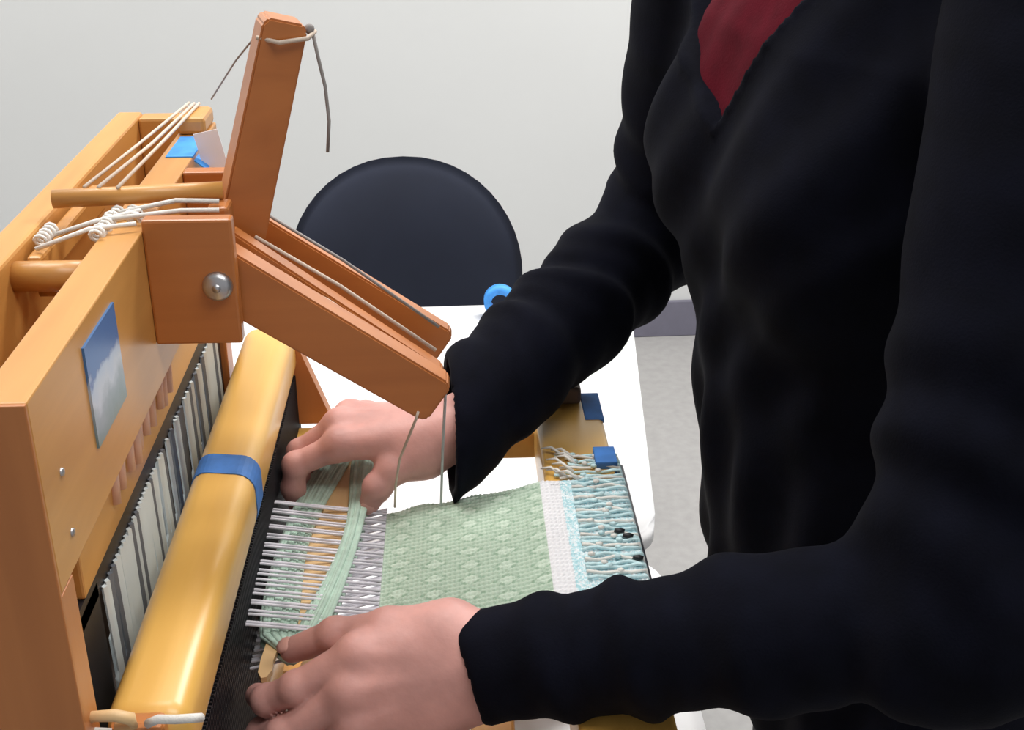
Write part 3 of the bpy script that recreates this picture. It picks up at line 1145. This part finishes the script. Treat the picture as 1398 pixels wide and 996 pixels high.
d = smin(d, F.ell(hp(-0.085, 0, -0.035), (0.045, 0.072, 0.075), hx), 0.03)
d = smax(d, -F.ell(hp(0.105, 0, -0.030), (0.085, 0.078, 0.088), hx), 0.012)
d = d + 0.0015 * np.sin(F.Y * 260 + 3 * np.sin(F.Z * 40))
hv, hfc = surface(F, d)
raw('hair', hv, hfc, M_HAIR, PE)


# fingernails on the digits whose backs show
def nail(tip, dip, up, r):
    tip, dip, up = Vector(tip), Vector(dip), Vector(up)
    ax_ = (tip - dip).normalized()
    up = (up - ax_ * up.dot(ax_)).normalized()
    sd_ = ax_.cross(up)
    M = Matrix((ax_, sd_, up)).transposed().to_4x4()
    b = MB()
    b.ball(tip + up * r * 0.72 + ax_ * r * 0.15, r, (0.72, 0.66, 0.30), 2, M)
    obj('fingernail', b, M_NAIL, PE, True)


nail(LH['thumb'][3], LH['thumb'][2], (0, -0.3, 1), 0.0085)
for k in range(4):
    nail(RH['fing'][k][2], RH['fing'][k][1], (-1, 0, 0), 0.0072)
nail(RH['thumb'][3], RH['thumb'][2], (-0.1, -1, 0.2), 0.0082)

# sweater: trunk, sleeves, folds, V neck, open cuffs
F = Field((-0.045, 0.395, 0.835), (0.520, 1.100, 1.540), 0.0036)


def along(a, b):
    a, b = np.array(a, dtype=np.float32), np.array(b, dtype=np.float32)
    ab = b - a
    return ((F.X - a[0]) * ab[0] + (F.Y - a[1]) * ab[1] + (F.Z - a[2]) * ab[2]) / float(ab @ ab)


def bust(d, k=0.05):
    d = smin(d, F.ell((0.199, 0.842, 1.268), (0.060, 0.060, 0.066)), k)
    return smin(d, F.ell((0.222, 0.690, 1.262), (0.058, 0.058, 0.064)), k)


trunk = bust(F.column(ROWS, FW, LT))
u_lat = F.X * LT[0] + F.Y * LT[1]
folds = 0.0030 * np.sin(u_lat * 105 + 2.0 * np.sin(F.Z * 9) + F.Z * 12) * np.clip((1.22 - F.Z) / 0.12, 0, 1)
folds = folds + 0.0022 * np.sin((F.Z * 0.75 + u_lat) * 95 + 1.5 * np.sin(F.Z * 21))
trunk = trunk + folds
body_d = trunk


def sleeve(s, e, w, end, r0, r1, r2, r3, seed, amp):
    up = F.cone(s, e, r0, r1)
    t = along(s, e)
    wob = np.sin(F.X * 37 + seed) + np.sin(F.Y * 41 + 2 * seed) + np.sin(F.Z * 33 + seed * 0.7)
    up = up + amp * 0.9 * np.sin(t * 30 + 1.3 * wob) * np.clip((t - 0.25) * 1.8, 0.15, 1)
    lo = F.cone(e, end, r2, r3)
    t2 = along(e, end)
    m = np.clip(1.15 - np.abs(t2 - 0.30) * 1.4, 0.18, 1)
    lo = lo + amp * np.sin(t2 * 34 + 1.25 * wob + seed) * m + amp * 0.4 * np.sin(t2 * 71 + 2 * wob) * m
    return up, lo


eN = np.array(WR_N) + (np.array(WR_N) - np.array(EL_N)) * 0.25
eF = np.array([-0.040, 0.772, 1.052])
u1, l1 = sleeve(SH_N, EL_N, WR_N, eN, 0.068, 0.054, 0.0440, 0.0295, 0.4, 0.0034)
u2, l2 = sleeve(SH_F, EL_F, WR_F, eF, 0.062, 0.050, 0.049, 0.0405, 2.2, 0.0034)
a1 = smin(u1, l1, 0.022)
a2 = smin(u2, l2, 0.022)


def plane(p, n):
    n = np.array(n, dtype=np.float32)
    n /= np.linalg.norm(n)
    return (F.X - p[0]) * n[0] + (F.Y - p[1]) * n[1] + (F.Z - p[2]) * n[2]


cut1 = plane((-0.003, 0.570, 1.052), (-0.97, -0.20, -0.22))
a1 = smax(a1, cut1, 0.003)
a1 = np.maximum(a1, -np.maximum(l1 + 0.0075, -cut1 - 0.03))
cut2 = plane((-0.007, 0.80, 1.08), (-1.0, -0.10, 0.05))
a2 = smax(a2, cut2, 0.003)
a2 = np.maximum(a2, -np.maximum(l2 + 0.0080, -cut2 - 0.03))
dsw = smin(trunk, a1, 0.020)
dsw = smin(dsw, a2, 0.020)
dsw = smax(dsw, 0.845 - F.Z, 0.004)
# V opening, cut only as deep as the shirt underneath
s0 = 0.696
ztip = 1.307
wedge = F.Z - (ztip + np.maximum((u_lat - s0) * 0.50, (s0 - u_lat) * 1.75))
front = (F.X - 0.268) * FW[0] + (F.Y - 0.78) * FW[1]

rib = np.maximum(np.abs(wedge + 0.004) - 0.0045, np.maximum(-front + 0.01, trunk - 0.0018))
dsw = smin(dsw, rib, 0.002)
dsw = smax(dsw, np.minimum(np.minimum(wedge, front - 0.01), trunk + 0.0095), 0.007)
sv, sf = surface(F, dsw)
raw('sweater', sv, sf, M_KNIT, PE)
# maroon shirt in the V
F = Field((0.08, 0.58, 1.26), (0.42, 0.98, 1.49), 0.005)
u_lat = F.X * LT[0] + F.Y * LT[1]
d = bust(F.column(ROWS, FW, LT)) + 0.0058 + 0.0010 * np.sin(u_lat * 120 + F.Z * 60)
wedge = F.Z - (ztip - 0.02 + np.maximum((u_lat - s0) * 0.50, (s0 - u_lat) * 1.75))
d = np.maximum(d, -wedge)
d = np.maximum(d, F.Z - 1.475)
d = np.maximum(d, -((F.X - 0.268) * FW[0] + (F.Y - 0.78) * FW[1]))
hv, hfc = surface(F, d)
raw("shirt", hv, hfc, M_SHIRT, PE)
# trousers and shoes
F = Field((0.20, 0.52, 0.03), (0.56, 0.98, 0.90), 0.008)
d = F.column([(0.70, 0.356, 0.745, 0.108, 0.160), (0.82, 0.347, 0.746, 0.104, 0.156), (0.88, 0.332, 0.750, 0.098, 0.148)], FW, LT)
for y in (0.655, 0.835):
    d = smin(d, F.cone((0.360, y, 0.74), (0.352, y, 0.46), 0.084, 0.062), 0.03)
    d = smin(d, F.cone((0.352, y, 0.46), (0.372, y, 0.07), 0.062, 0.045), 0.02)
d = np.maximum(d, 0.05 - F.Z)
d = d + 0.002 * np.sin(F.Z * 70 + 2 * np.sin(F.Y * 40)) 
hv, hfc = surface(F, d)
raw('trousers', hv, hfc, M_TROUSER, PE)
for y in (0.655, 0.835):
    F = Field((0.16, y - 0.07, -0.012), (0.45, y + 0.07, 0.13), 0.005)
    d = smin(F.cone((0.375, y, 0.045), (0.255, y, 0.036), 0.044, 0.036), F.cone((0.374, y, 0.05), (0.372, y, 0.10), 0.040, 0.042), 0.02)
    d = np.maximum(d, -F.Z)
    hv, hfc = surface(F, d)
    raw('shoe', hv, hfc, M_SHOE, PE)
